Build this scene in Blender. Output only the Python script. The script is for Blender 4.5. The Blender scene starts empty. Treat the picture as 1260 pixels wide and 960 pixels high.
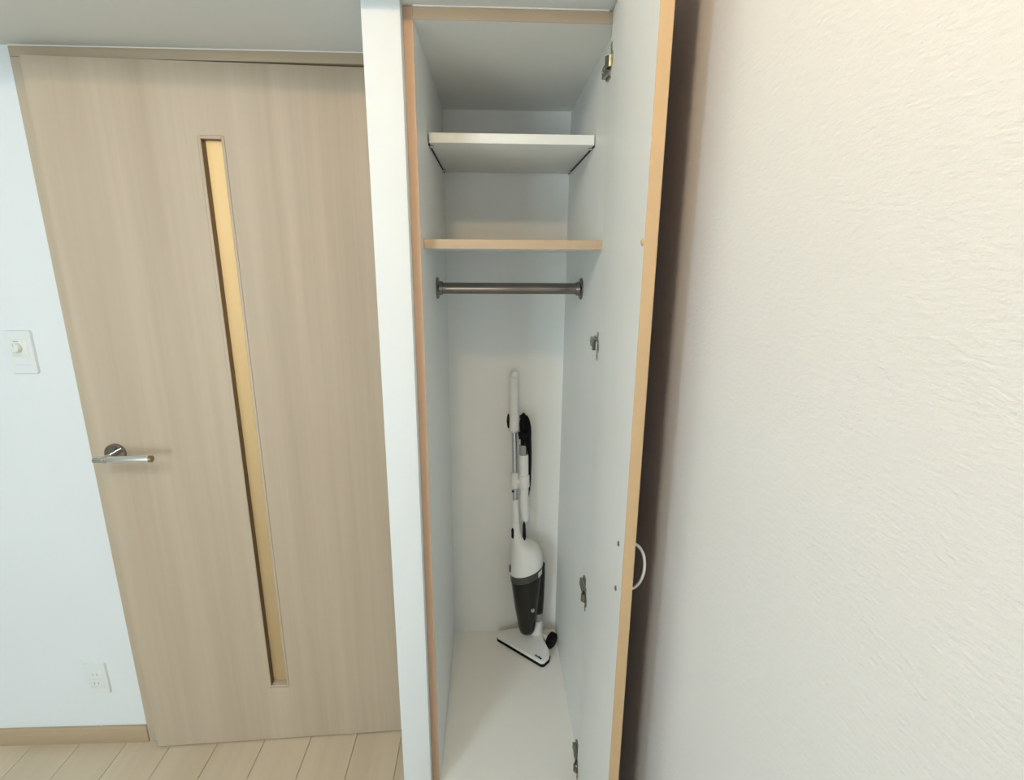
import bpy, bmesh, math, random
from mathutils import Vector, Matrix
random.seed(4)
PI = math.pi
scene = bpy.context.scene
COL = scene.collection

# ------------------------------------------------------------------ camera
PITCH, YAW, ROLL = 0.2485, 0.0399, 0.0069
cp, sp, cy, sy = math.cos(PITCH), math.sin(PITCH), math.cos(YAW), math.sin(YAW)
F = Vector((sy*cp, cy*cp, -sp)); R0 = Vector((cy, -sy, 0)); U0 = R0.cross(F)
RR = R0*math.cos(ROLL) + U0*math.sin(ROLL); UU = -R0*math.sin(ROLL) + U0*math.cos(ROLL)
cam = bpy.data.cameras.new('camera'); camo = bpy.data.objects.new('camera', cam); COL.objects.link(camo)
M = Matrix((RR, UU, -F)).transposed().to_4x4(); M.translation = (0.1577, -1.2109, 1.6038)
camo.matrix_world = M
cam.sensor_fit = 'HORIZONTAL'; cam.sensor_width = 36; cam.lens = 638.67/1260*36; cam.clip_start = .01
scene.camera = camo

# ------------------------------------------------------------------ world, lights, exposure
w = bpy.data.worlds.new('world'); scene.world = w; w.use_nodes = True
w.node_tree.nodes['Background'].inputs[0].default_value = (.62, .78, 1, 1)
w.node_tree.nodes['Background'].inputs[1].default_value = 1.0

def point(name, loc, power, col, rad):
    l = bpy.data.lights.new(name, 'POINT'); l.energy = power; l.color = col; l.shadow_soft_size = rad
    o = bpy.data.objects.new(name, l); COL.objects.link(o); o.location = loc; return o
LAMP_B = (-.95, -1.42, 2.31)      # big soft ceiling lamp
LAMP_A = (-.05, -1.12, 2.33)      # small warm bulb nearer the closet
point('ceiling_lamp_light', LAMP_B, 22, (.74, .88, 1), .12)
point('bulb_light', LAMP_A, 14, (1, .65, .30), .03)
def rear_light(x, power, col):      # rear window daylight, and the frontal fill added beside it
    l = bpy.data.lights.new('window_daylight', 'AREA'); l.shape = 'RECTANGLE'; l.size = 1.0; l.size_y = 1.8
    l.energy = power; l.color = col
    o = bpy.data.objects.new('window_daylight', l); COL.objects.link(o); o.location = (x, -4.32, 1.1); o.rotation_euler = (-PI/2, 0, PI)
WIN_X = (-2.22, -.2)  # first is the daylight window, second an added fill opening
rear_light(WIN_X[0], 68, (.76, .90, 1))
rear_light(WIN_X[1], 13, (.93, .95, 1))  # added frontal fill to brighten the closet, no known window
vs = scene.view_settings
vs.view_transform = 'Standard'; vs.look = 'None'; vs.exposure = 0.08; vs.gamma = 1.0; vs.use_curve_mapping = False

# ------------------------------------------------------------------ materials
def mat(name, col, rough=.5, metal=0., spec=.5, **kw):
    m = bpy.data.materials.new(name); m.use_nodes = True
    b = m.node_tree.nodes['Principled BSDF']
    b.inputs['Base Color'].default_value = (*col, 1); b.inputs['Roughness'].default_value = rough
    b.inputs['Metallic'].default_value = metal; b.inputs['Specular IOR Level'].default_value = spec
    for k, v in kw.items(): b.inputs[k.replace('_', ' ')].default_value = v
    return m
def noise(nt, coord, scale, detail=4, vec=(1, 1, 1), rough=.55):
    mp = nt.nodes.new('ShaderNodeMapping'); mp.inputs['Scale'].default_value = vec
    nt.links.new(coord, mp.inputs['Vector'])
    n = nt.nodes.new('ShaderNodeTexNoise'); n.inputs['Scale'].default_value = scale
    n.inputs['Detail'].default_value = detail; n.inputs['Roughness'].default_value = rough
    nt.links.new(mp.outputs[0], n.inputs['Vector']); return n
def bump(m, src, strength, dist):
    nt = m.node_tree; b = nt.nodes.new('ShaderNodeBump')
    b.inputs['Strength'].default_value = strength; b.inputs['Distance'].default_value = dist
    nt.links.new(src, b.inputs['Height'])
    nt.links.new(b.outputs[0], nt.nodes['Principled BSDF'].inputs['Normal']); return b
def plain(name, col, rough=.5, var=.03, **kw):       # colour with very slight procedural unevenness
    m = mat(name, col, rough, **kw); nt = m.node_tree; tc = nt.nodes.new('ShaderNodeTexCoord')
    n = noise(nt, tc.outputs['Object'], 3.0, 3)
    r = nt.nodes.new('ShaderNodeValToRGB')
    r.color_ramp.elements[0].position = .3; r.color_ramp.elements[1].position = .7
    r.color_ramp.elements[0].color = (*[c*(1-var) for c in col], 1); r.color_ramp.elements[1].color = (*[min(1, c*(1+var)) for c in col], 1)
    nt.links.new(n.outputs['Fac'], r.inputs['Fac']); nt.links.new(r.outputs[0], nt.nodes['Principled BSDF'].inputs['Base Color'])
    return m
def wallpaper(name, col, bs, dist=.0006):
    m = plain(name, col, .85, .012, spec=.2); nt = m.node_tree
    tc = [n for n in nt.nodes if n.type == 'TEX_COORD'][0]
    a = noise(nt, tc.outputs['Object'], 235, 3, (1, .36, 1.0), .5)
    b = noise(nt, tc.outputs['Object'], 520, 2, (1, .6, 1.0), .5)
    ad = nt.nodes.new('ShaderNodeMath'); ad.operation = 'MULTIPLY_ADD'; ad.inputs[1].default_value = .35
    nt.links.new(b.outputs['Fac'], ad.inputs[0]); nt.links.new(a.outputs['Fac'], ad.inputs[2])
    bump(m, ad.outputs[0], bs, dist); return m
def wood(name, light, dark, vec, scale=1., rough=.45, rnd=False, bstr=.05, spec=.4):
    m = mat(name, light, rough, spec=spec); nt = m.node_tree
    tc = nt.nodes.new('ShaderNodeTexCoord'); co = tc.outputs['Object']
    if rnd:
        oi = nt.nodes.new('ShaderNodeObjectInfo'); vm = nt.nodes.new('ShaderNodeVectorMath'); vm.operation = 'ADD'
        sc = nt.nodes.new('ShaderNodeMath'); sc.operation = 'MULTIPLY'; sc.inputs[1].default_value = 37.0
        nt.links.new(oi.outputs['Random'], sc.inputs[0]); nt.links.new(sc.outputs[0], vm.inputs[1]); nt.links.new(co, vm.inputs[0]); co = vm.outputs[0]
    n1 = noise(nt, co, 7*scale, 5, vec, .6); n2 = noise(nt, co, 45*scale, 4, vec, .6); n3 = noise(nt, co, 2*scale, 2, vec, .5)
    m1 = nt.nodes.new('ShaderNodeMath'); m1.operation = 'MULTIPLY_ADD'; m1.inputs[1].default_value = .35
    nt.links.new(n2.outputs['Fac'], m1.inputs[0]); nt.links.new(n1.outputs['Fac'], m1.inputs[2])
    m2 = nt.nodes.new('ShaderNodeMath'); m2.operation = 'MULTIPLY_ADD'; m2.inputs[1].default_value = .6
    nt.links.new(n3.outputs['Fac'], m2.inputs[0]); nt.links.new(m1.outputs[0], m2.inputs[2])
    r = nt.nodes.new('ShaderNodeValToRGB'); e = r.color_ramp.elements
    e[0].color = (*dark, 1); e[1].position = 1.0; e[1].color = (*light, 1)
    e[0].position = .70
    m3 = nt.nodes.new('ShaderNodeMath'); m3.operation = 'MULTIPLY'; m3.inputs[1].default_value = .88
    nt.links.new(m2.outputs[0], m3.inputs[0])
    nt.links.new(m3.outputs[0], r.inputs['Fac']); nt.links.new(r.outputs[0], nt.nodes['Principled BSDF'].inputs['Base Color'])
    bump(m, n2.outputs['Fac'], bstr, .001); return m

MT = {}
MT['wall'] = wallpaper('wallpaper_white', (.775, .825, .86), .10)
MT['wall_right'] = wallpaper('wallpaper_embossed', (.785, .80, .80), 1.0, .0009)
MT['wall_unseen'] = wallpaper('greige_wallpaper', (.26, .265, .265), .1)  # unseen walls made dark to weaken bounced light, real tone unknown
MT['ceiling'] = wallpaper('ceiling_paper', (.77, .81, .82), .1)
MT['door_wood'] = wood('greige_oak', (.545, .46, .355), (.44, .36, .27), (1, 1, .03), .8)
MT['frame_wood'] = wood('frame_oak', (.57, .485, .375), (.49, .41, .31), (1, 1, .05), 1.)
MT['header_wood'] = wood('header_oak', (.52, .435, .325), (.44, .36, .265), (.05, 1, 1), 1.)
MT['base_wood'] = wood('baseboard_oak', (.52, .41, .28), (.43, .33, .22), (.05, 1, 1), 1.)
MT['floor_wood'] = wood('floor_oak', (.70, .605, .46), (.61, .52, .385), (1, .04, 1), 1., .38, True)
MT['door_edge'] = wood('door_edge_maple', (.56, .40, .235), (.50, .35, .195), (1, 1, .05), 1., .5)
MT['edge_wood'] = wood('edge_band_beige', (.56, .40, .285), (.50, .345, .24), (1, 1, .05), 1., .5)
MT['edge_wood_h'] = wood('edge_band_beige_flat', (.54, .42, .30), (.48, .365, .255), (.05, 1, 1), 1., .5)
MT['veneer'] = wood('closet_door_veneer', (.22, .07, .016), (.16, .05, .012), (1, 1, .04), 1.)
MT['melamine'] = plain('white_melamine', (.85, .875, .865), .42, .012, spec=.4)
MT['cream'] = plain('cream_melamine', (.92, .915, .875), .42, .01, spec=.4)
MT['plastic'] = plain('white_plastic', (.82, .83, .82), .35, .01)
MT['plate'] = plain('white_wall_plate', (.765, .805, .83), .35, .01)
MT['plate_line'] = plain('grey_seam', (.30, .31, .31), .5, .02)
MT['warm_plastic'] = plain('ivory_plastic', (.77, .80, .775), .35, .01)
MT['black'] = plain('black_plastic', (.006, .006, .007), .4, .02, spec=.2)
MT['rubber'] = plain('black_rubber', (.005, .005, .006), .6, .02, spec=.15)
MT['smoke'] = mat('smoke_plastic', (.012, .012, .009), .12, spec=.35, Transmission_Weight=.12)
MT['smoke_band'] = mat('smoke_plastic_band', (.06, .06, .052), .18)
MT['grey_plastic'] = plain('grey_plastic', (.32, .33, .32), .35, .02)
MT['silver'] = plain('brushed_aluminium', (.55, .56, .56), .3, .02, metal=1.)
MT['chrome'] = plain('polished_steel', (.62, .60, .57), .08, .02, metal=1.)
MT['rail'] = plain('rail_steel', (.24, .22, .20), .14, .02, metal=1.)
MT['satin'] = plain('satin_nickel', (.80, .80, .78), .33, .01, metal=1.)
MT['brass_end'] = plain('brass_tinted_end', (.30, .25, .16), .3, .02, metal=1.)
MT['hinge'] = plain('nickel_hinge', (.26, .265, .225), .22, .04, metal=1.)
MT['sealant'] = plain('white_sealant', (.85, .85, .82), .5, .01)
MT['dark'] = plain('dark_gap', (.03, .025, .02), .8, .02)
MT['sticker'] = plain('pale_sticker', (.66, .66, .63), .5, .02)
MT['rosette'] = plain('rosette_steel', (.30, .28, .26), .10, .02, metal=1.)
# frosted pane: diffusing film on the room side, clear body behind it
g = bpy.data.materials.new('frosted_film'); g.use_nodes = True; nt = g.node_tree
for n in list(nt.nodes):
    if n.type == 'BSDF_PRINCIPLED': nt.nodes.remove(n)
tr = nt.nodes.new('ShaderNodeBsdfTranslucent'); tr.inputs[0].default_value = (.92, .80, .60, 1)
df = nt.nodes.new('ShaderNodeBsdfDiffuse'); df.inputs[0].default_value = (.62, .50, .32, 1)
mx = nt.nodes.new('ShaderNodeMixShader'); mx.inputs[0].default_value = .28
nt.links.new(tr.outputs[0], mx.inputs[1]); nt.links.new(df.outputs[0], mx.inputs[2]); nt.links.new(mx.outputs[0], nt.nodes['Material Output'].inputs[0])
MT['frost'] = g
g2 = bpy.data.materials.new('clear_pane'); g2.use_nodes = True; nt = g2.node_tree
for n in list(nt.nodes):
    if n.type == 'BSDF_PRINCIPLED': nt.nodes.remove(n)
tt = nt.nodes.new('ShaderNodeBsdfTransparent'); tt.inputs[0].default_value = (.97, .95, .9, 1)
nt.links.new(tt.outputs[0], nt.nodes['Material Output'].inputs[0]); MT['clear'] = g2

# ------------------------------------------------------------------ mesh helpers
def new(): return bmesh.new()
def box(bm, x0, x1, y0, y1, z0, z1):
    v = [bm.verts.new(p) for p in ((x0,y0,z0),(x1,y0,z0),(x1,y1,z0),(x0,y1,z0),(x0,y0,z1),(x1,y0,z1),(x1,y1,z1),(x0,y1,z1))]
    for f in ((3,2,1,0),(4,5,6,7),(0,1,5,4),(1,2,6,5),(2,3,7,6),(3,0,4,7)): bm.faces.new([v[i] for i in f])
    return bm
def bevel(bm, w_, seg=2):
    bmesh.ops.bevel(bm, geom=list(bm.edges), offset=w_, segments=seg, profile=.5, affect='EDGES', clamp_overlap=True); return bm
def loft(bm, rings, cap=True):
    vr = [[bm.verts.new(p) for p in r] for r in rings]; n = len(rings[0])
    for a, b in zip(vr, vr[1:]):
        for i in range(n): bm.faces.new((a[i], a[(i+1) % n], b[(i+1) % n], b[i]))
    if cap: bm.faces.new(vr[0][::-1]); bm.faces.new(vr[-1])
    bmesh.ops.recalc_face_normals(bm, faces=bm.faces[:]); return bm
def tube(bm, pts, rad, n=12, cap=True):
    pts = [Vector(p) for p in pts]; rad = rad if isinstance(rad, (list, tuple)) else [rad]*len(pts)
    t0 = (pts[1]-pts[0]).normalized(); ref = Vector((0,0,1)) if abs(t0.z) < .9 else Vector((1,0,0))
    nrm = (ref - t0*ref.dot(t0)).normalized(); rings = []
    for i, p in enumerate(pts):
        t = (pts[min(i+1, len(pts)-1)] - pts[max(i-1, 0)]).normalized()
        nrm = (nrm - t*nrm.dot(t)).normalized(); bn = t.cross(nrm)
        rings.append([p + (nrm*math.cos(2*PI*k/n) + bn*math.sin(2*PI*k/n))*rad[i] for k in range(n)])
    return loft(bm, rings, cap)
def smooth_path(pts, n=8):
    pts = [Vector(p) for p in pts]; out = []
    for i in range(len(pts)-1):
        p0, p1, p2, p3 = pts[max(i-1,0)], pts[i], pts[i+1], pts[min(i+2,len(pts)-1)]
        for k in range(n):
            t = k/n; out.append(.5*((2*p1)+(p2-p0)*t+(2*p0-5*p1+4*p2-p3)*t*t+(3*p1-p0-3*p2+p3)*t**3))
    out.append(pts[-1]); return out
def ell(cx, cy_, z, rx, ry, n=32, k=0., ky=0.):
    return [Vector((cx+rx*math.cos(2*PI*i/n), cy_+ry*math.sin(2*PI*i/n), z + k*rx*math.cos(2*PI*i/n) + ky*ry*math.sin(2*PI*i/n))) for i in range(n)]
def obj(name, bm, m, parent=None, smooth=False, label=None, loc=None):
    me = bpy.data.meshes.new(name); bm.to_mesh(me); bm.free()
    for mm in (m if isinstance(m, (list, tuple)) else [m]): me.materials.append(MT[mm])
    if smooth:
        me.shade_smooth() if hasattr(me, 'shade_smooth') else None
        try: me.set_sharp_from_angle(angle=math.radians(38))
        except Exception: pass
    o = bpy.data.objects.new(name, me); COL.objects.link(o)
    if parent: o.parent = parent
    if loc: o.location = loc
    if label: o['label'] = label
    return o
def bx(name, m, dims, parent=None, bev=0., label=None, seg=2):
    bm = box(new(), *dims)
    if bev: bevel(bm, bev, seg)
    return obj(name, bm, m, parent, bev > 0, label)
def thing(name, label, cat, loc=(0,0,0), rz=0., group=None, kind=None):
    o = bpy.data.objects.new(name, None); COL.objects.link(o); o.empty_display_size = .05
    o.location = loc; o.rotation_euler = (0, 0, rz); o['label'] = label; o['category'] = cat
    if group: o['group'] = group
    if kind: o['kind'] = kind
    return o
def struct(o, label, cat):
    o['kind'] = 'structure'; o['label'] = label; o['category'] = cat; return o

# ------------------------------------------------------------------ room shell
H, HM = 2.097, 2.40            # soffit over closet and door, main ceiling behind the camera
WR = .465; YD = .261; XL, YB = -2.8, -4.2
PX0, PX1 = -.0978, -.0206      # partition
bm = new(); box(bm, XL-.1, WR+.1, -.12, 1.75, H, HM+.1); box(bm, XL-.1, WR+.1, YB-.1, -.12, HM, HM+.1)
struct(obj('ceiling', bm, 'ceiling'), 'off-white papered ceiling in shade above door and closet', 'ceiling')
fl = struct(bx('floor', 'dark', (XL-.1, WR+.1, YB-.1, 1.75, -.1, -.012)), 'pale oak plank flooring running towards the door', 'floor')
PW = .1545; X0 = -.158
pm = {}
def plank_mesh(L):
    if L not in pm:
        me = bpy.data.meshes.new('plank'); b = box(new(), -PW/2+.0007, PW/2-.0007, 0, L-.0014, -.012, 0); bevel(b, .0009, 1); b.to_mesh(me); b.free()
        me.materials.append(MT['floor_wood']); pm[L] = me
    return pm[L]
for i in range(-17, 5):
    xc = X0 + PW*(i+.5)
    y = 1.45; k = 0
    if xc - PW/2 < XL: continue
    L = 2.4 if i % 2 else 1.8
    while y > YB + .01:
        Lc = min(L, round(y - YB, 3)); y -= Lc
        o = bpy.data.objects.new('plank', plank_mesh(round(Lc, 3))); COL.objects.link(o); o.parent = fl; o.location = (xc, y, 0); L = 1.8
struct(bx('wall_right', 'wall_right', (WR, WR+.1, YB-.1, 1.75, -.012, HM)), 'cream white embossed wallpaper wall right of the open closet door', 'wall')
struct(bx('wall_front', 'wall', (XL-.1, -1.011, YD, YD+.12, -.012, H)), 'bluish white wall left of the wood door, with switch and outlet', 'wall')
struct(bx('wall_partition', 'wall', (PX0, PX1, -.03, 1.75, -.012, H), bev=.002), 'narrow white wall end between wood door and closet', 'wall')
struct(bx('wall_left', 'wall_unseen', (XL-.1, XL, YB-.1, YD, -.012, HM)), 'greige wall on the left side of the room, out of view', 'wall')
bm = new()
for x0, x1 in ((XL, -2.74), (-1.70, -.72), (.32, WR)): box(bm, x0, x1, YB-.1, YB, -.012, HM)
for x in WIN_X: box(bm, x-.52, x+.52, YB-.1, YB, -.012, .15); box(bm, x-.52, x+.52, YB-.1, YB, 2.05, HM)
struct(obj('wall_rear', bm, 'wall_unseen'), 'greige wall behind the viewer with two tall windows, out of view', 'wall')
for i, x in enumerate(WIN_X):
    wn = thing('window_%d' % (i+1), ('left', 'right')[i] + ' of two tall daylight windows in the rear wall, out of view', 'window', (x, YB, .15), kind='structure')  # the second one is added to carry the frontal fill light
    bm = new()
    for a in ((-.52, -.48, 0, 1.9), (.48, .52, 0, 1.9), (-.48, .48, 0, .04), (-.48, .48, 1.86, 1.9), (-.02, .02, .04, 1.86)): box(bm, a[0], a[1], -.06, -.02, a[2], a[3])
    obj('window_frame', bm, 'silver', wn)
    for a in (-.48, .02): obj('pane', box(new(), a, a+.46, -.045, -.041, .04, 1.86), 'clear', wn)
# corridor behind the room door
bm = new(); box(bm, -1.25, -1.15, YD+.12, 1.75, -.012, H); box(bm, -1.15, PX0, 1.65, 1.75, -.012, H)
struct(obj('wall_corridor', bm, 'wall'), 'corridor walls behind the wood door, out of view', 'wall')
# baseboard on the left wall
struct(bx('baseboard_left', 'base_wood', (XL, -1.0115, YD-.009, YD, 0, .066), bev=.0015), 'light wood baseboard under the outlet', 'baseboard')
# door frame
tf = thing('trim_1', 'light wood door frame with header under the ceiling', 'door frame', (-1.011, YD, 0), kind='structure')
bx('jamb', 'frame_wood', (0, .039, -.005, .12, 0, H-.0005-.0257), tf, .001)
bx('jamb', 'frame_wood', (.880, .9130, -.003, .12, 0, H-.0005-.0257), tf, .001)
bx('header', 'header_wood', (0, .9130, -.005, .12, H-.0257, H-.0022), tf, .0008)
bx('door_stop', 'frame_wood', (.039, .054, .057, .075, 0, 2.071), tf)
bx('door_stop', 'frame_wood', (.054, .880, .057, .075, 2.050, 2.071), tf)
bx('sealant_line', 'sealant', (0, .9130, -.006, .002, H-.0022, H), tf)

# ------------------------------------------------------------------ room door (ajar)
DTH = .0465; HX = -.137
hy = YD + (HX+.3)*math.tan(DTH)
LW = .668 + (HX+.3)/math.cos(DTH)       # leaf width to the handle side
dr = thing('door_1', 'light greige wood-grain door with narrow glass slit and lever handle, slightly ajar', 'door', (HX, hy, 0), DTH, kind='structure')
off = (-.3 - HX)/math.cos(DTH)            # local x of s=0
def lx(s): return off - s
T, ZB, ZT = .040, .004, 2.067
sL, sR, zb, zt = .2862, .2195, .213, 1.9006       # cut-out for slit incl. bead
bm = new()
def door_rect(bm, x0, x1, z0, z1): box(bm, x0, x1, 0, T, z0, z1)
door_rect(bm, -LW, lx(sL), ZB, ZT); door_rect(bm, lx(sR), 0, ZB, ZT)
door_rect(bm, lx(sL), lx(sR), ZB, zb); door_rect(bm, lx(sL), lx(sR), zt, ZT)
bmesh.ops.remove_doubles(bm, verts=bm.verts[:], dist=1e-5)
# drop interior coincident faces
seen = {}
for f in list(bm.faces):
    k = tuple(round(c, 4) for c in f.calc_center_median()); seen.setdefault(k, []).append(f)
for k, fs in seen.items():
    if len(fs) > 1: bmesh.ops.delete(bm, geom=fs, context='FACES_ONLY')
obj('leaf', bm, 'door_wood', dr)
g_ = .0012; bw = .0075
a, b = lx(sL)+.0002, lx(sR)-g_
bx('glass_bead', 'door_wood', (a, a+bw, .0001, T-.001, zb+g_, zt-.0002), dr, .0002)
bx('glass_bead', 'door_wood', (b-bw, b, .0005, T-.001, zb+g_, zt-.0002), dr, .0006)
bx('glass_bead', 'door_wood', (a+bw, b-bw, .0005, T-.001, zb+g_, zb+g_+bw), dr, .0006)
bx('glass_bead', 'door_wood', (a+bw, b-bw, .0005, T-.001, zt-.0002-bw, zt-.0002), dr, .0006)
bm = box(new(), a+bw, b-bw, .0250, .0300, zb+g_+bw, zt-.0002-bw)
pane = obj('glass_pane', bm, ['clear', 'frost'], dr, label='amber frosted glass strip')
for p in pane.data.polygons: p.material_index = 1 if p.normal.y < -.5 else 0
# dark brown strips painting the shade on the slit's left and top reveal
bm = new()
box(bm, a+bw, a+bw+.0012, .003, .0250, zb+g_+bw, zt-.0002-bw); box(bm, a+bw+.0012, b-bw, .003, .0250, zt-.0002-bw-.0012, zt-.0002-bw)
MT['channel'] = plain('brown_channel', (.11, .07, .035), .4, .25)
obj('glazing_channel', bm, 'channel', dr)
# lever handle
HZ = 1.0545
def cyl(bm, p0, p1, r, n=28): return tube(bm, [p0, p1], r, n)
sx = lx(.622)
bm = tube(new(), [(sx, 0, HZ), (sx, -.006, HZ), (sx, -.009, HZ)], [.0285, .0285, .0265], 40)
hd = obj('door_handle', bm, 'rosette', dr, True, 'round steel rosette with satin lever')
obj('neck', tube(new(), smooth_path([(sx, -.009, HZ), (sx, -.03, HZ), (sx, -.048, HZ), (sx-.001, -.055, HZ)], 4), .0085, 20), 'chrome', hd, True)
lz, ly = HZ+.0005, -.056
bm = tube(new(), [(lx(.6455), ly, lz), (lx(.6445), ly, lz), (lx(.622), ly, lz), (lx(.6215), ly, lz)], [.0085, .0095, .0095, .0088], 28)
obj('lever_collar', bm, 'chrome', hd, True)
for q in (.6195, .6155, .6115):
    obj('groove_ring', tube(new(), [(lx(q), ly, lz), (lx(q-.0022), ly, lz)], .0096, 28), 'chrome', hd, True)
obj('lever', tube(new(), [(lx(.6225), ly, lz), (lx(.612), ly, lz), (lx(.608), ly, lz), (lx(.500), ly, lz)], [.0084, .0084, .0098, .0098], 28), 'satin', hd, True)
obj('lever_end', tube(new(), [(lx(.500), ly, lz), (lx(.493), ly, lz), (lx(.492), ly, lz)], [.0099, .0099, .0090], 28), 'brass_end', hd, True)
obj('latch_plate', box(new(), -LW-.0008, -LW, .008, .026, 1.02, 1.13), 'silver', dr)

# ------------------------------------------------------------------ wall switch and outlet
def rounded_plate(w_, h_, d, r=.006, n=6):
    rings = []
    for off_, y in ((0, 0), (0, -d*.6), (.0012, -d)):
        ring = []
        for cx_, cz_, a0 in ((1, 1, 0), (-1, 1, 90), (-1, -1, 180), (1, -1, 270)):
            for k in range(n+1):
                t = math.radians(a0 + 90*k/n); rr = r-off_*.5
                ring.append(Vector((cx_*(w_/2-r) + (rr-off_*.5)*math.cos(t), y, cz_*(h_/2-r) + (rr-off_*.5)*math.sin(t))))
        rings.append(ring)
    return loft(new(), rings)
sw = thing('wall_switch', 'white wall switch plate with round dial, left of the wood door', 'switch', (-1.1415, YD, 1.3435))
obj('cover_plate', rounded_plate(.071, .121, .0075), 'plate', sw, True)
obj('seam_line', box(new(), -.0225, .0225, -.0079, -.0072, -.0365, -.0355), 'sticker', sw)
bx('dial_module', 'warm_plastic', (-.0225, .0225, -.0088, -.007, -.014, .0365), sw, .0008)
bm = tube(new(), [(-.004, -.0088, .0125), (-.004, -.020, .0125), (-.004, -.0215, .0125)], [.0125, .0118, .0105], 32)
kn = obj('dial_knob', bm, 'warm_plastic', sw, True)
obj('pointer_notch', box(new(), -.0046, -.0034, -.0219, -.0213, .0165, .0225), 'plate_line', kn)
obj('dial_mark', box(new(), -.012, .001, -.0092, -.0087, .0292, .0310), 'plate_line', sw)
ou = thing('wall_outlet', 'white double power outlet plate above the baseboard', 'outlet', (-1.1395, YD, .2595))
obj('cover_plate', rounded_plate(.071, .119, .0075), 'plate', ou, True)
bx('socket_module', 'plate', (-.0225, .0225, -.0084, -.007, -.036, .036), ou, .0008)
for z_ in (.018, -.016):
    for q in (-.00635, .00635):
        obj('slot', box(new(), q-.0011, q+.0011, -.0088, -.0083, z_-.0038, z_+.0038), 'plate_line', ou)
obj('seam_line', box(new(), -.0225, .0225, -.00845, -.0083, -.0005, .0005), 'sticker', ou)

# ------------------------------------------------------------------ closet
W, D, ZF, ZTOP, TH = .42, .6583, .0863, 2.0722, .0204
cl = thing('closet', 'tall narrow built-in closet, white inside with wood-edged frame and open door', 'closet', (0, 0, 0))
EB = .002
def banded(name, dims, m_edge, m_body='melamine'):       # panel + wood band on its front
    x0, x1, y0, y1, z0, z1 = dims
    p = bx(name, m_body, (x0, x1, y0+EB, y1, z0, z1), cl)
    bx('edge_band', m_edge, (x0, x1, y0, y0+EB, z0, z1), p, .0006, seg=1); return p
banded('side_panel', (-TH, 0, 0, D+.012, 0, H-.0012), 'edge_wood')
banded('side_panel', (W, W+TH, 0, D+.012, 0, ZTOP+TH), 'edge_wood')
banded('top_panel', (0, W, 0, D, ZTOP, H-.0022), 'edge_wood_h')
banded('bottom_panel', (0, W, 0, D, ZF-TH, ZF), 'edge_wood_h', 'cream')
bx('back_panel', 'melamine', (0, W, D, D+.012, 0, ZTOP+TH), cl)
bx('toe_kick', 'edge_wood_h', (0, W, .03, .045, 0, ZF-TH), cl)
bx('filler_strip', 'edge_wood', (W+TH, WR, .004, .02, 0, ZTOP+TH), cl)
bx('sealant_line', 'sealant', (0, W-.02, -.002, .004, H-.0022, H), cl)
# shelves
us = bx('shelf', 'melamine', (.0035, W-.0035, .196, D-.002, 1.8811, 1.9042), cl, .0008, 'loose white upper shelf')
for x in (.0, W-.012):
    for y in (.23, .60):
        obj('shelf_pin', tube(new(), [(x, y, 1.878), (x+.012, y, 1.878)], .003, 10), 'silver', us, True)
for x in (.0004, W-.0031): obj('gap_gasket', box(new(), x, x+.0027, .205, D-.004, 1.8785, 1.8805), 'dark', us)  # dark strips stand in for shade in the gaps beside the shelf
s2 = bx('shelf', 'melamine', (0, W, .0526+EB, D, 1.6246, 1.6462), cl, label='fixed lower shelf with wood edge')
bx('edge_band', 'edge_wood_h', (0, W, .0526, .0526+EB, 1.6246, 1.6462), s2, .0006, seg=1)
# hanger rail
RY, RZ = .322, 1.519
rail = obj('hanger_rail', tube(new(), [(.006, RY, RZ), (W-.006, RY, RZ)], .0162, 40), 'rail', cl, True, 'polished steel hanger rail')
for x0, x1, x2 in ((.0, .004, .007), (W, W-.004, W-.007)):
    obj('flange', tube(new(), [(x0, RY, RZ), (x1, RY, RZ), (x2, RY, RZ)], [.031, .031, .027], 36), 'rail', rail, True)
    obj('flange_cup', tube(new(), [(x2, RY, RZ), (x2+(.010 if x0 < .1 else -.010), RY, RZ)], [.0205, .0195], 36), 'rail', rail, True)
# closet door, opened towards the right wall
DX, PHI, DL, DT = .4071, -.0693, .4503, .0187
c_, s_ = math.cos(PHI), math.sin(PHI)
DRV, NV = Vector((s_, -c_, 0)), Vector((c_, s_, 0))
def dpt(s, o, z): v = Vector((DX, 0, z)) + DRV*s + NV*o; return v
def dbox(bm, s0, s1, o0, o1, z0, z1):
    P = [dpt(s, o, z) for z in (z0, z1) for s, o in ((s0, o0), (s1, o0), (s1, o1), (s0, o1))]
    v = [bm.verts.new(p) for p in P]
    for f in ((3,2,1,0),(4,5,6,7),(0,1,5,4),(1,2,6,5),(2,3,7,6),(3,0,4,7)): bm.faces.new([v[i] for i in f])
    bmesh.ops.recalc_face_normals(bm, faces=bm.faces[:]); return bm
Z0D, Z1D = .045, 2.0935
cd = obj('door', dbox(new(), .004, DL-EB, 0, DT-.0015, Z0D, Z1D), 'melamine', cl, label='open closet door, white inside')
obj('edge_band', bevel(dbox(new(), DL-EB, DL, 0, DT, Z0D, Z1D), .0006, 1), 'door_edge', cd, label='maple-coloured door edge')
obj('veneer_face', dbox(new(), .004, DL-EB, DT-.0015, DT, Z0D, Z1D), 'veneer', cd)
arc = []
for k in range(25):
    t = PI*k/24; arc.append(dpt(.4065, DT-.004+.0325*math.sin(t)**.8, 1.0772+.047*math.cos(t)))
obj('door_handle', tube(new(), arc, .0027, 14), 'plastic', cd, True, 'white bow handle')
for z_ in (1.1215, 1.0327):
    obj('handle_screw', tube(new(), [dpt(.4065, .0002, z_), dpt(.4065, -.002, z_), dpt(.4065, -.0028, z_)], [.0046, .0046, .003], 18), 'hinge', cd, True)
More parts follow.
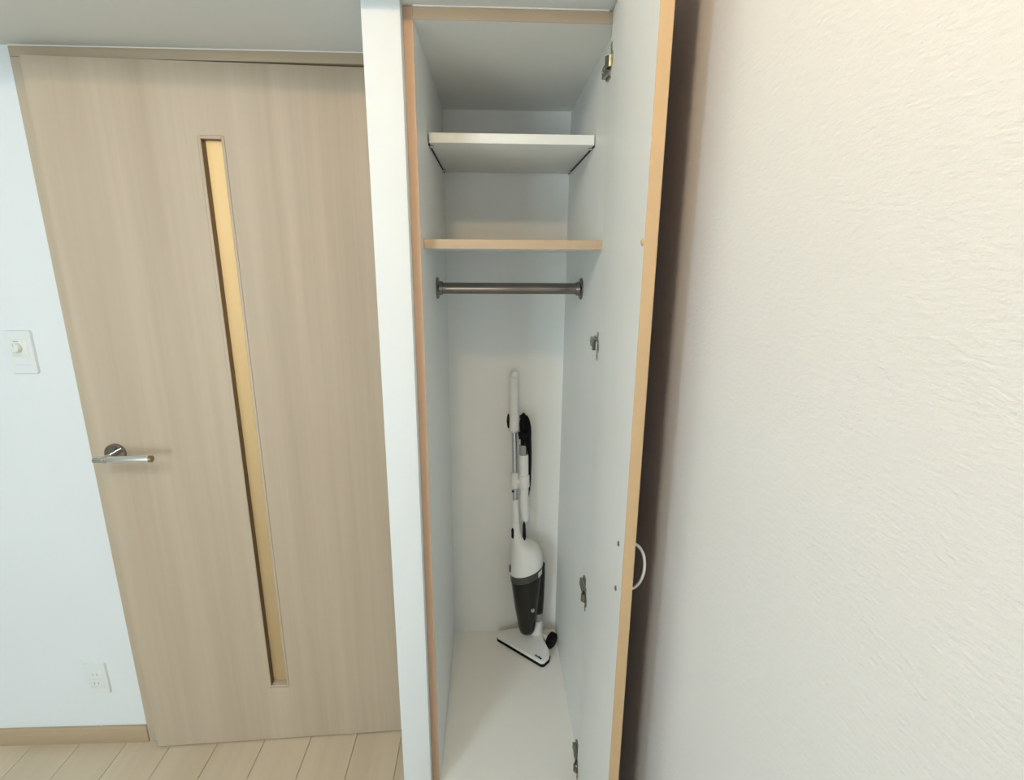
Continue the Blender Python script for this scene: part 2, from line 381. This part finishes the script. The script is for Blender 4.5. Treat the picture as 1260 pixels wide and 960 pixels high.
obj('bumper', tube(new(), [dpt(.441, .0002, 1.6275), dpt(.441, -.002, 1.6275), dpt(.441, -.003, 1.6275)], [.005, .005, .0035], 18), 'door_edge', cd, True)
# hinges
for hz in (2.001, 1.405, .722, .143):
    b = bevel(dbox(new(), .008, .020, -.0018, 0, hz-.033, hz+.033), .0005, 1)
    hg = obj('hinge', b, 'hinge', cl, True, 'nickel cup hinge')
    bm = bevel(box(new(), W-.006, W-.0002, .022, .078, hz-.0125, hz+.0125), .0012, 1); obj('mounting_plate', bm, 'hinge', hg, True)
    bm = bevel(box(new(), W-.0165, W-.006, .010, .070, hz-.0112, hz+.0112), .0015, 2); obj('arm', bm, 'hinge', hg, True)
    # bent link between arm and cup
    pts = smooth_path([(W-.011, .016, hz), (W-.018, .006, hz), (W-.024, -.004, hz), (W-.018, -.013, hz), (DX-.001, -.014, hz)], 5)
    rings = [[Vector((p.x-.0012, p.y, hz-.0105)), Vector((p.x+.0012, p.y+.001, hz-.0105)), Vector((p.x+.0012, p.y+.001, hz+.0105)), Vector((p.x-.0012, p.y, hz+.0105))] for p in pts]
    obj('link', loft(new(), rings), 'hinge', hg, True)
    obj('cup', tube(new(), [dpt(.020, .0, hz), dpt(.020, -.001, hz)], .0165, 24), 'hinge', hg, True)
    for y in (.034, .062):
        obj('screw', tube(new(), [(W-.0165, y, hz), (W-.0182, y, hz)], .0035, 12), 'chrome', hg, True)
    for dz in (-.024, .024):
        obj('screw', tube(new(), [dpt(.014, -.0018, hz+dz), dpt(.014, -.0028, hz+dz)], .0035, 12), 'chrome', hg, True)

# ------------------------------------------------------------------ stick vacuum cleaner
VO = Vector((.29, .55, ZF))
vc = thing('vacuum_cleaner', 'white stick vacuum cleaner with dark dust cup standing in the closet', 'vacuum cleaner', VO)
def vo(name, bm, m, parent=None, smooth=True, label=None):
    if parent is None:
        bmesh.ops.translate(bm, verts=bm.verts[:], vec=-VO); return obj(name, bm, m, vc, smooth, label)
    bmesh.ops.translate(bm, verts=bm.verts[:], vec=-VO); return obj(name, bm, m, parent, smooth, label)
# floor nozzle: frame (u along the front edge, w backwards)
NO = Vector((.261, .518, 0)); NU = Vector((.753, -.657, 0)).normalized(); NW = Vector((.657, .753, 0)).normalized()
def np_(u, w_, z): return NO + NU*u + NW*w_ + Vector((0, 0, ZF+z))
def outline(s=1., inset=0., back=.128):
    pts = []
    base = [(-.1165, .006), (-.112, 0), (.108, 0), (.1165, .008), (.118, .040), (.108, .060), (.085, .075), (.06, .088), (.04, .105), (.028, back), (-.028, back), (-.04, .105), (-.06, .088), (-.085, .070), (-.108, .050), (-.1175, .034)]
    cx_, cw = 0, .05
    return [((u-cx_)*s+cx_, (w_-cw)*s+cw) for u, w_ in base]
def zt_(w_): return .026 + .024*max(0, min(1, (w_-.03)/.09))
bm = loft(new(), [[np_(u, w_, .0015) for u, w_ in outline(1.0)], [np_(u, w_, .011) for u, w_ in outline(1.015)], [np_(u, w_, .014) for u, w_ in outline(1.0)]])
vo('nozzle_base', bm, 'rubber', label='black rubber bumper')
nz = vo('nozzle', loft(new(), [[np_(u, w_, .0135) for u, w_ in outline(.985)], [np_(u, w_, .020) for u, w_ in outline(.985)], [np_(u, w_, zt_(w_)) for u, w_ in outline(.95)], [np_(u*.9, w_, zt_(w_)+.003) for u, w_ in outline(.80)]]), 'plastic', label='white triangular floor nozzle')
# small printed mark near the right end of the nozzle
for k in range(6):
    u0 = .071+.0052*k; h_ = .0085 if k in (0, 3) else .006
    P = [(u0, .008), (u0+.0038, .008), (u0+.0038, .008+h_), (u0, .008+h_)]
    bm = loft(new(), [[np_(u, w_, .0262) for u, w_ in P], [np_(u, w_, .0296) for u, w_ in P]]); vo('printed_mark', bm, 'black', nz, False)
# rear wheel
wc = Vector((.3935, .556, ZF+.031))
whl = vo('wheel', tube(new(), [wc-NU*.010, wc-NU*.008, wc+NU*.008, wc+NU*.010], [.027, .031, .031, .027], 32), 'rubber', label='black rear wheel')
vo('wheel_hub', tube(new(), [wc+NU*.009, wc+NU*.0115], [.012, .010], 20), 'black', whl)
vo('wheel_bracket', tube(new(), [np_(.035, .112, .028), wc-NU*.006], [.014, .012], 16), 'plastic')
# neck from nozzle up to the duct
vo('neck', tube(new(), smooth_path([np_(.004, .105, .03), (.337, .594, ZF+.060), (.3385, .590, ZF+.085), (.3395, .586, .196)], 5), [.030]*1+[.028]*4+[.024]*6+[.021]*5, 24), 'plastic')
vo('duct_joint', tube(new(), [(.3395, .586, .192), (.340, .585, .232)], [.0195, .0205], 24), 'grey_plastic')
vo('duct', tube(new(), [(.340, .585, .231), (.341, .582, .30), (.341, .578, .40), (.340, .574, .452)], [.0205, .022, .023, .022], 24), 'smoke')
# dust cup
K = .33
rings = []
for z_, cx_, cy_, rx, ry, k in ((.156, .2950, .556, .010, .010, 0), (.158, .2948, .556, .020, .020, 0), (.166, .2946, .556, .029, .029, 0), (.180, .2942, .556, .0335, .033, 0), (.215, .2930, .556, .038, .038, .02), (.28, .2905, .556, .046, .045, .08), (.35, .2890, .556, .053, .050, .18), (.405, .2885, .556, .058, .053, K), (.424, .2885, .556, .0595, .054, K)):
    rings.append(ell(cx_, cy_, z_, rx, ry, 36, k))
cup = vo('dust_cup', loft(new(), rings), 'smoke', label='smoke-dark dust cup')
vo('cup_band', loft(new(), [ell(.2885, .556, .414, .0592, .0542, 36, K), ell(.2885, .556, .416, .0612, .056, 36, K), ell(.2885, .556, .436, .0622, .0568, 36, K), ell(.2885, .556, .446, .0622, .0568, 36, K)]), 'smoke_band', cup)
vo('cup_button', tube(new(), [(.3120, .513, .290), (.3132, .5085, .290)], [.008, .006], 20), 'chrome', cup)
# pale sticker on the band (curved patch)
bm = new(); r1, r2 = [], []
for lo, rr in ((0, .0003), (1, .0014)):
    ring = []
    for side in (0, 1):
        seq = range(7) if side == 0 else range(6, -1, -1)
        for i in seq:
            t = math.radians(-47 + 24*i/6); z_ = (.4175 if side == 0 else .4385) + .0
            ring.append(Vector((.2885+(.0620+rr)*math.cos(t), .556+(.0568+rr)*math.sin(t), z_ + K*.062*math.cos(t))))
    (r1 if lo == 0 else r2).extend(ring)
vo('sticker', loft(bm, [r1, r2]), 'sticker', cup, False, 'small pale sticker')
# motor head: white dome that runs up into the tube
rings = [ell(.2885, .556, .446, .0615, .056, 36, K), ell(.2885, .556, .448, .0635, .058, 36, K), ell(.2885, .556, .468, .0635, .058, 36, .28), ell(.288, .557, .490, .0625, .057, 36, .20), ell(.286, .558, .510, .059, .054, 36, .10), ell(.2835, .560, .530, .0560, .052, 36, 0.05), ell(.279, .562, .545, .049, .047, 36, -.02), ell(.270, .564, .556, .039, .039, 36, -.12), ell(.259, .566, .568, .0285, .029, 36, -.2), ell(.248, .568, .600, .0185, .0185, 36, 0), ell(.2455, .570, .640, .0155, .0155, 36, 0)]
hdv = vo('motor_head', loft(new(), rings), 'plastic', label='white rounded motor head')
for q in (((.2277, .5465, .470), (.2272, .5455, .436), .0052), ((.2335, .5515, .620), (.2345, .5500, .578), .0048)):
    p0, p1, r_ = Vector(q[0]), Vector(q[1]), q[2]
    vo('vent_slot', tube(new(), [p0, p0.lerp(p1, .15), p0.lerp(p1, .85), p1], [r_*.4, r_, r_, r_*.4], 14), 'black', hdv)
p0, p1 = Vector((.277, .560, .640)), Vector((.279, .552, .568))
vo('release_lever', tube(new(), [p0, p0.lerp(p1, .12), p0.lerp(p1, .8), p1], [.003, .0055, .0070, .003], 14), 'black', hdv)
# tube, collar, pole, handle
P0, P1 = Vector((.2455, .570, .632)), Vector((.2365, .628, 1.19))
def pole(z): return P0.lerp(P1, (z-.632)/(1.19-.632))
vo('lower_tube', tube(new(), [pole(.625), pole(.722), pole(.724)], [.0150, .0130, .0115], 24), 'plastic')
vo('pole', tube(new(), [pole(.70), pole(1.0)], .0090, 24), 'silver', label='slim grey metal pole')
clip = vo('tool_clip', tube(new(), [pole(.768), pole(.771), pole(.826), pole(.829)], [.013, .0155, .0155, .013], 24), 'plastic')
cz = lambda z: pole(z) + Vector((.0335, -.004, 0))
vo('clip_ring', tube(new(), [cz(.772)+Vector((0,0,0)), cz(.775), cz(.818), cz(.821)], [.018, .0205, .0205, .018], 24), 'plastic', clip)
vo('clip_bridge', tube(new(), [pole(.797), cz(.797)], [.014, .014], 12), 'plastic', clip)
vo('pole_catch', tube(new(), [pole(.762)+Vector((-.009, -.008, 0)), pole(.756)+Vector((-.009, -.008, 0))], [.004, .003], 10), 'black')
cv = vo('crevice_tool', tube(new(), [cz(.640)+Vector((.006,0,0)), cz(.650)+Vector((.004,0,0)), cz(.70), cz(.78), cz(.896), cz(.898)], [.008, .0125, .0165, .0172, .0178, .0165], 28), 'plastic', label='white crevice nozzle clipped to the pole')
vo('crevice_mouth', tube(new(), [cz(.897), cz(.935)], [.0165, .0160], 24), 'grey_plastic', cv)
vo('handle_tube', tube(new(), smooth_path([pole(.99), pole(1.06), pole(1.12), pole(1.165), pole(1.19)+Vector((.002, -.004, 0)), pole(1.20)+Vector((.004, -.016, -.004))], 5), [.0165]*20+[.0158]*3+[.014, .011, .007], 24), 'plastic')
grip = vo('grip_housing', tube(new(), [pole(.982), pole(.988), pole(1.02), pole(1.048), pole(1.056)], [.014, .020, .0215, .020, .0155], 28), 'plastic')
q0, q1 = pole(1.052)+Vector((-.0205, -.006, 0)), pole(.998)+Vector((-.0205, -.006, 0))
vo('power_switch', tube(new(), [q0, q0.lerp(q1, .15), q0.lerp(q1, .5), q0.lerp(q1, .85), q1], [.002, .0055, .0075, .0055, .002], 14), 'black', grip)
vo('cord_hook', tube(new(), smooth_path([pole(1.03), pole(1.04)+Vector((.025, 0, 0)), pole(1.052)+Vector((.038, -.002, 0))], 5), .006, 12), 'black', grip)
# hanging cord: several loops, one mesh part (one continuous cord)
def loop(dx, dy, top, bot, wd):
    c0 = pole(top) + Vector((.026+dx, -.008+dy, 0)); L = top-bot; pts = []
    for i in range(28):
        t = 2*PI*i/28
        x = wd*math.sin(t)*(.75+.25*math.cos(t)); z = -L/2 + L/2*math.cos(t)
        pts.append(c0 + Vector((x + .012*(1-math.cos(t))/2 + .0, -.012*(1-math.cos(t))/2, z)))
    pts.append(pts[0]); return pts
bm = new()
for dx, dy, tp, bt, wd in ((.010, 0, 1.050, .742, .015), (.014, -.006, 1.048, .730, .018), (.012, .005, 1.046, .775, .014), (.006, -.009, 1.040, .905, .012), (.018, .002, 1.044, .748, .016), (.012, -.012, 1.036, .93, .013), (.004, -.004, 1.038, .92, .013), (.016, -.010, 1.045, .94, .014)):
    tube(bm, loop(dx, dy, tp, bt, wd), .0040, 8, False)
vo('power_cord', bm, 'rubber', label='black power cord in hanging loops')
vo('cord_tie', tube(new(), [pole(.985)+Vector((.034, -.012, 0)), pole(.962)+Vector((.035, -.012, 0))], [.021, .019], 18), 'rubber')

# ------------------------------------------------------------------ lamps of the room (behind and above the viewer)
def lamp(name, label, loc, r):
    t = thing(name, label, 'lamp', (loc[0], loc[1], HM))
    top = HM; z1 = loc[2]+r*1.02-HM
    obj('ceiling_base', tube(new(), [(0, 0, 0), (0, 0, min(-.012, z1*.5)), (0, 0, min(-.014, z1))], [max(.05, r*.6)]*2+[.02], 28), 'plastic', t, True)
# (kept thin: the glowing bulb itself is the light placed at the top of this file)
lamp('ceiling_lamp', 'round ceiling lamp above and left of the viewer, out of view', LAMP_B, .07)
lamp('bulb_holder', 'small ceiling bulb holder right above the viewer, out of view', LAMP_A, .03)
# warm corridor lamp behind the frosted slit
cl_ = bpy.data.lights.new('corridor_light', 'POINT'); cl_.energy = 10; cl_.color = (1, .80, .52); cl_.shadow_soft_size = .06
clo = bpy.data.objects.new('corridor_light', cl_); COL.objects.link(clo); clo.location = (-.53, 1.05, 1.98)
